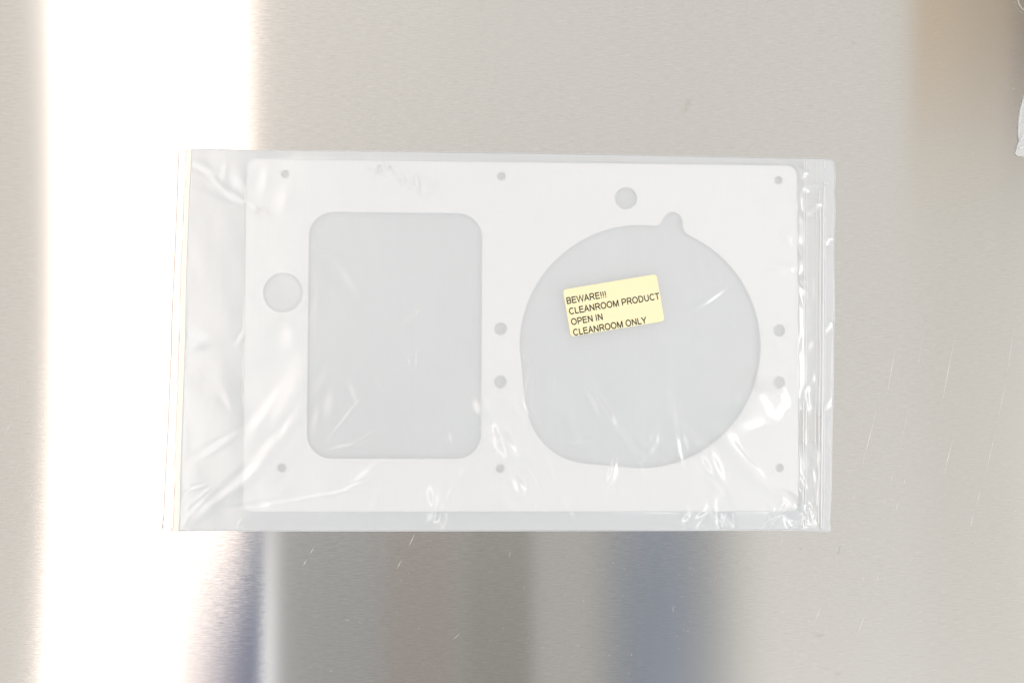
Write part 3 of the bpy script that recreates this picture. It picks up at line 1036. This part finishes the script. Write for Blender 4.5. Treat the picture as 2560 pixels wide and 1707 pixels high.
def glyph(c):
    t, b = H - q, q
    if c == 'B': return 667, [[(0.125, 0), (0.125, H)], [(0.125, t)] + arc(0.39, H * 0.755, 0.165, (t - H * 0.51) / 2, 90, -90) + [(0.125, H * 0.52)], [(0.30, H * 0.52)] + arc(0.40, (H * 0.52 + b) / 2, 0.182, (H * 0.52 - b) / 2, 90, -90) + [(0.125, b)]]
    if c == 'E': return 667, [[(0.125, 0), (0.125, H)], [(0.08, t), (0.60, t)], [(0.125, H * 0.53), (0.575, H * 0.53)], [(0.08, b), (0.618, b)]]
    if c == 'W': return 944, [[(0.05, H), (0.245, 0.03), (0.47, H - 0.04), (0.70, 0.03), (0.895, H)]]
    if c == 'A': return 667, [[(0.045, 0), (0.333, H - 0.03), (0.62, 0)], [(0.15, 0.255), (0.52, 0.255)]]
    if c == 'R': return 722, [[(0.125, 0), (0.125, H)], [(0.125, t)] + arc(0.43, H * 0.725, 0.175, (t - H * 0.45 + q * 0) / 2, 90, -90) + [(0.125, H * 0.465)], [(0.38, H * 0.46), (0.47, 0.26), (0.655, 0)]]
    if c == '!': return 278, [[(0.139, H), (0.139, 0.20)], [(0.139, 0.10), (0.139, 0.0)]]
    if c == 'C': return 722, [arc(0.385, H / 2, 0.29, H / 2 - q + 0.012, 42, 318, 34)]
    if c == 'L': return 556, [[(0.12, 0), (0.12, H)], [(0.08, b), (0.52, b)]]
    if c == 'N': return 722, [[(0.123, 0), (0.123, H)], [(0.60, 0), (0.60, H)], [(0.123, H - 0.03), (0.60, 0.03)]]
    if c == 'O': return 778, [arc(0.388, H / 2, 0.30, H / 2 - q + 0.012, 0, 360, 40)]
    if c == 'M': return 833, [[(0.12, 0), (0.12, H)], [(0.713, 0), (0.713, H)], [(0.135, H - 0.03), (0.417, 0.05), (0.70, H - 0.03)]]
    if c == 'P': return 667, [[(0.125, 0), (0.125, H)], [(0.125, t)] + arc(0.40, H * 0.70, 0.18, (t - H * 0.40) / 2 - 0.005, 90, -90) + [(0.125, H * 0.415)]]
    if c == 'D': return 722, [[(0.125, 0), (0.125, H)], [(0.125, t)] + arc(0.33, H / 2, 0.295, H / 2 - q, 90, -90, 26) + [(0.125, b)]]
    if c == 'U': return 722, [[(0.125, H), (0.125, 0.27)] + arc(0.361, 0.27, 0.236, 0.27 - q + 0.012, 180, 360, 22) + [(0.597, H)]]
    if c == 'T': return 611, [[(0.02, t), (0.59, t)], [(0.305, 0), (0.305, H)]]
    if c == 'I': return 278, [[(0.139, 0), (0.139, H)]]
    if c == 'Y': return 667, [[(0.04, H), (0.333, 0.31), (0.627, H)], [(0.333, 0), (0.333, 0.33)]]
    return 278, []


def thick(poly, w):
    p = [np.array(a, float) for a in poly]
    n = len(p)
    closed = n > 3 and np.hypot(*(p[0] - p[-1])) < 1e-6
    Lp, Rp = [], []
    for i in range(n):
        if closed:
            a, b2 = p[(i - 1) % (n - 1)] if i not in (0, n - 1) else p[n - 2], p[1] if i in (0, n - 1) else p[i + 1]
        else:
            a, b2 = p[max(0, i - 1)], p[min(n - 1, i + 1)]
        d1 = p[i] - a if np.hypot(*(p[i] - a)) > 1e-9 else b2 - p[i]
        d2 = b2 - p[i] if np.hypot(*(b2 - p[i])) > 1e-9 else d1
        d1 = d1 / np.hypot(*d1); d2 = d2 / np.hypot(*d2)
        n1 = np.array([-d1[1], d1[0]]); n2 = np.array([-d2[1], d2[0]])
        mm = n1 + n2
        mm = mm / max(np.hypot(*mm), 1e-9)
        kk = 1 / max(0.42, float(mm @ n1))
        Lp.append(p[i] + mm * w / 2 * kk); Rp.append(p[i] - mm * w / 2 * kk)
    return Lp, Rp


EM = (118 / 7.35 * SRC) / H       # metres per em
CON = 0.886
TXV, TXF = [], []
ux = np.array([math.cos(LA + 0.004), math.sin(LA + 0.004)])
uy = np.array([-math.sin(LA + 0.004), math.cos(LA + 0.004)])
ZT = LZ + 0.00009 + 0.00001
# baseline starts in the photograph (left side of the first letter cell)
zoomp = lambda x, y: np.array(at(1380 + x / 7.35, 660 + y / 7.35, ZT))
LINES = [('BEWARE!!!', zoomp(270, 738)), ('CLEANROOM PRODUCT', zoomp(318, 930)), ('OPEN IN', zoomp(357, 1124)), ('CLEANROOM ONLY', zoomp(394, 1318))]
layer = 0
for text, org in LINES:
    pen = 0.0
    for ch in text:
        adv, strokes = glyph(ch)
        for s_ in strokes:
            Lp, Rp = thick(s_, 0.132)
            base_i = len(TXV)
            zz = ZT + (layer % 5) * 0.000002
            layer += 1
            for a, b2 in zip(Lp, Rp):
                for v in (a, b2):
                    w_ = org + ux * (pen + v[0] * CON) * EM + uy * v[1] * EM
                    TXV.append((w_[0], w_[1], zz))
            for i in range(len(Lp) - 1):
                k = base_i + 2 * i
                TXF.append((k, k + 1, k + 3, k + 2))
        pen += adv / 1000 * CON
me = bpy.data.meshes.new('lettering')
me.from_pydata(TXV, [], TXF)
me.update()
link('lettering', me, MAT_INK, sticker)

# ------------------------------------------------------------------ a second bag reaching in at the right edge
bag2 = thing('zip_bag', 'small corner of another clear bag cut off by the right edge', 'plastic bag')
LB = [(2640, -60), (2625, 20), (2600, 110), (2575, 200), (2559, 249), (2551.4, 275.5), (2547.6, 306), (2546.8, 337), (2549.4, 352), (2543.5, 370), (2540, 384)]
RB = [(3000, -60), (3000, 120), (3000, 392)]
nx2, ny2 = 150, 150
p = np.array(LB); tt2 = np.concatenate([[0], np.cumsum(np.hypot(*np.diff(p, axis=0).T))]); tt2 /= tt2[-1]
tq = np.linspace(0, 1, ny2)
lx, ly = np.interp(tq, tt2, p[:, 0]), np.interp(tq, tt2, p[:, 1])
rx, ry = np.full(ny2, 3000.0), np.linspace(-60, 392, ny2)
s = np.linspace(0, 1, nx2)[None, :] ** 2.0
SX = lx[:, None] * (1 - s) + rx[:, None] * s
SY = ly[:, None] * (1 - s) + ry[:, None] * s + 6 * (np.sin(np.clip(s, 0, 1) * 60) * 0.0)
SY[-1, :] = np.interp(SX[-1, :], [2540, 2546, 3000], [384, 389, 392])
XS, YS = world_xy(SX, SY, 0.0008)
edge = np.clip(s * 9, 0, 1) ** 0.5
hump = 0.0018 * edge * np.sin(np.pi * np.clip(tq, 0, 1))[:, None] ** 0.5
ZS = 0.0007 + hump + 0.00022 * gnoise(XS - 0.15, YS, 0.003, 0.005, 31) * (0.3 + edge) * 0.7
link('front_film', grid_mesh('front_film', XS, YS, ZS), MAT_FLAP, bag2, True)
tube('film_fold', [(2543, -20), (2545, 2), (2549, 14), (2557, 24), (2572, 32), (2600, 40)], 0.00022, 0.0010, MAT_FLAP, bag2, 8)
link('back_film', grid_mesh('back_film', XS, YS, 0.0001 + 0 * ZS), MAT_BACK, bag2, True)
tube('side_seam', [(a, b) for a, b in LB], 0.00016, 0.0007, MAT_SEAM, bag2, 8)
tube('side_seam', [(2540, 384), (2544, 389), (2700, 390.5), (3000, 392)], 0.0002, 0.0007, MAT_SEAM, bag2, 8)
tube('film_fold', [(2546, 372), (2556, 368), (2575, 366)], 0.00022, 0.0010, MAT_SEAM, bag2, 8)
tube('film_fold', [(2550, 352), (2557, 345), (2566, 330)], 0.00030, 0.0011, MAT_SEAM, bag2, 8)
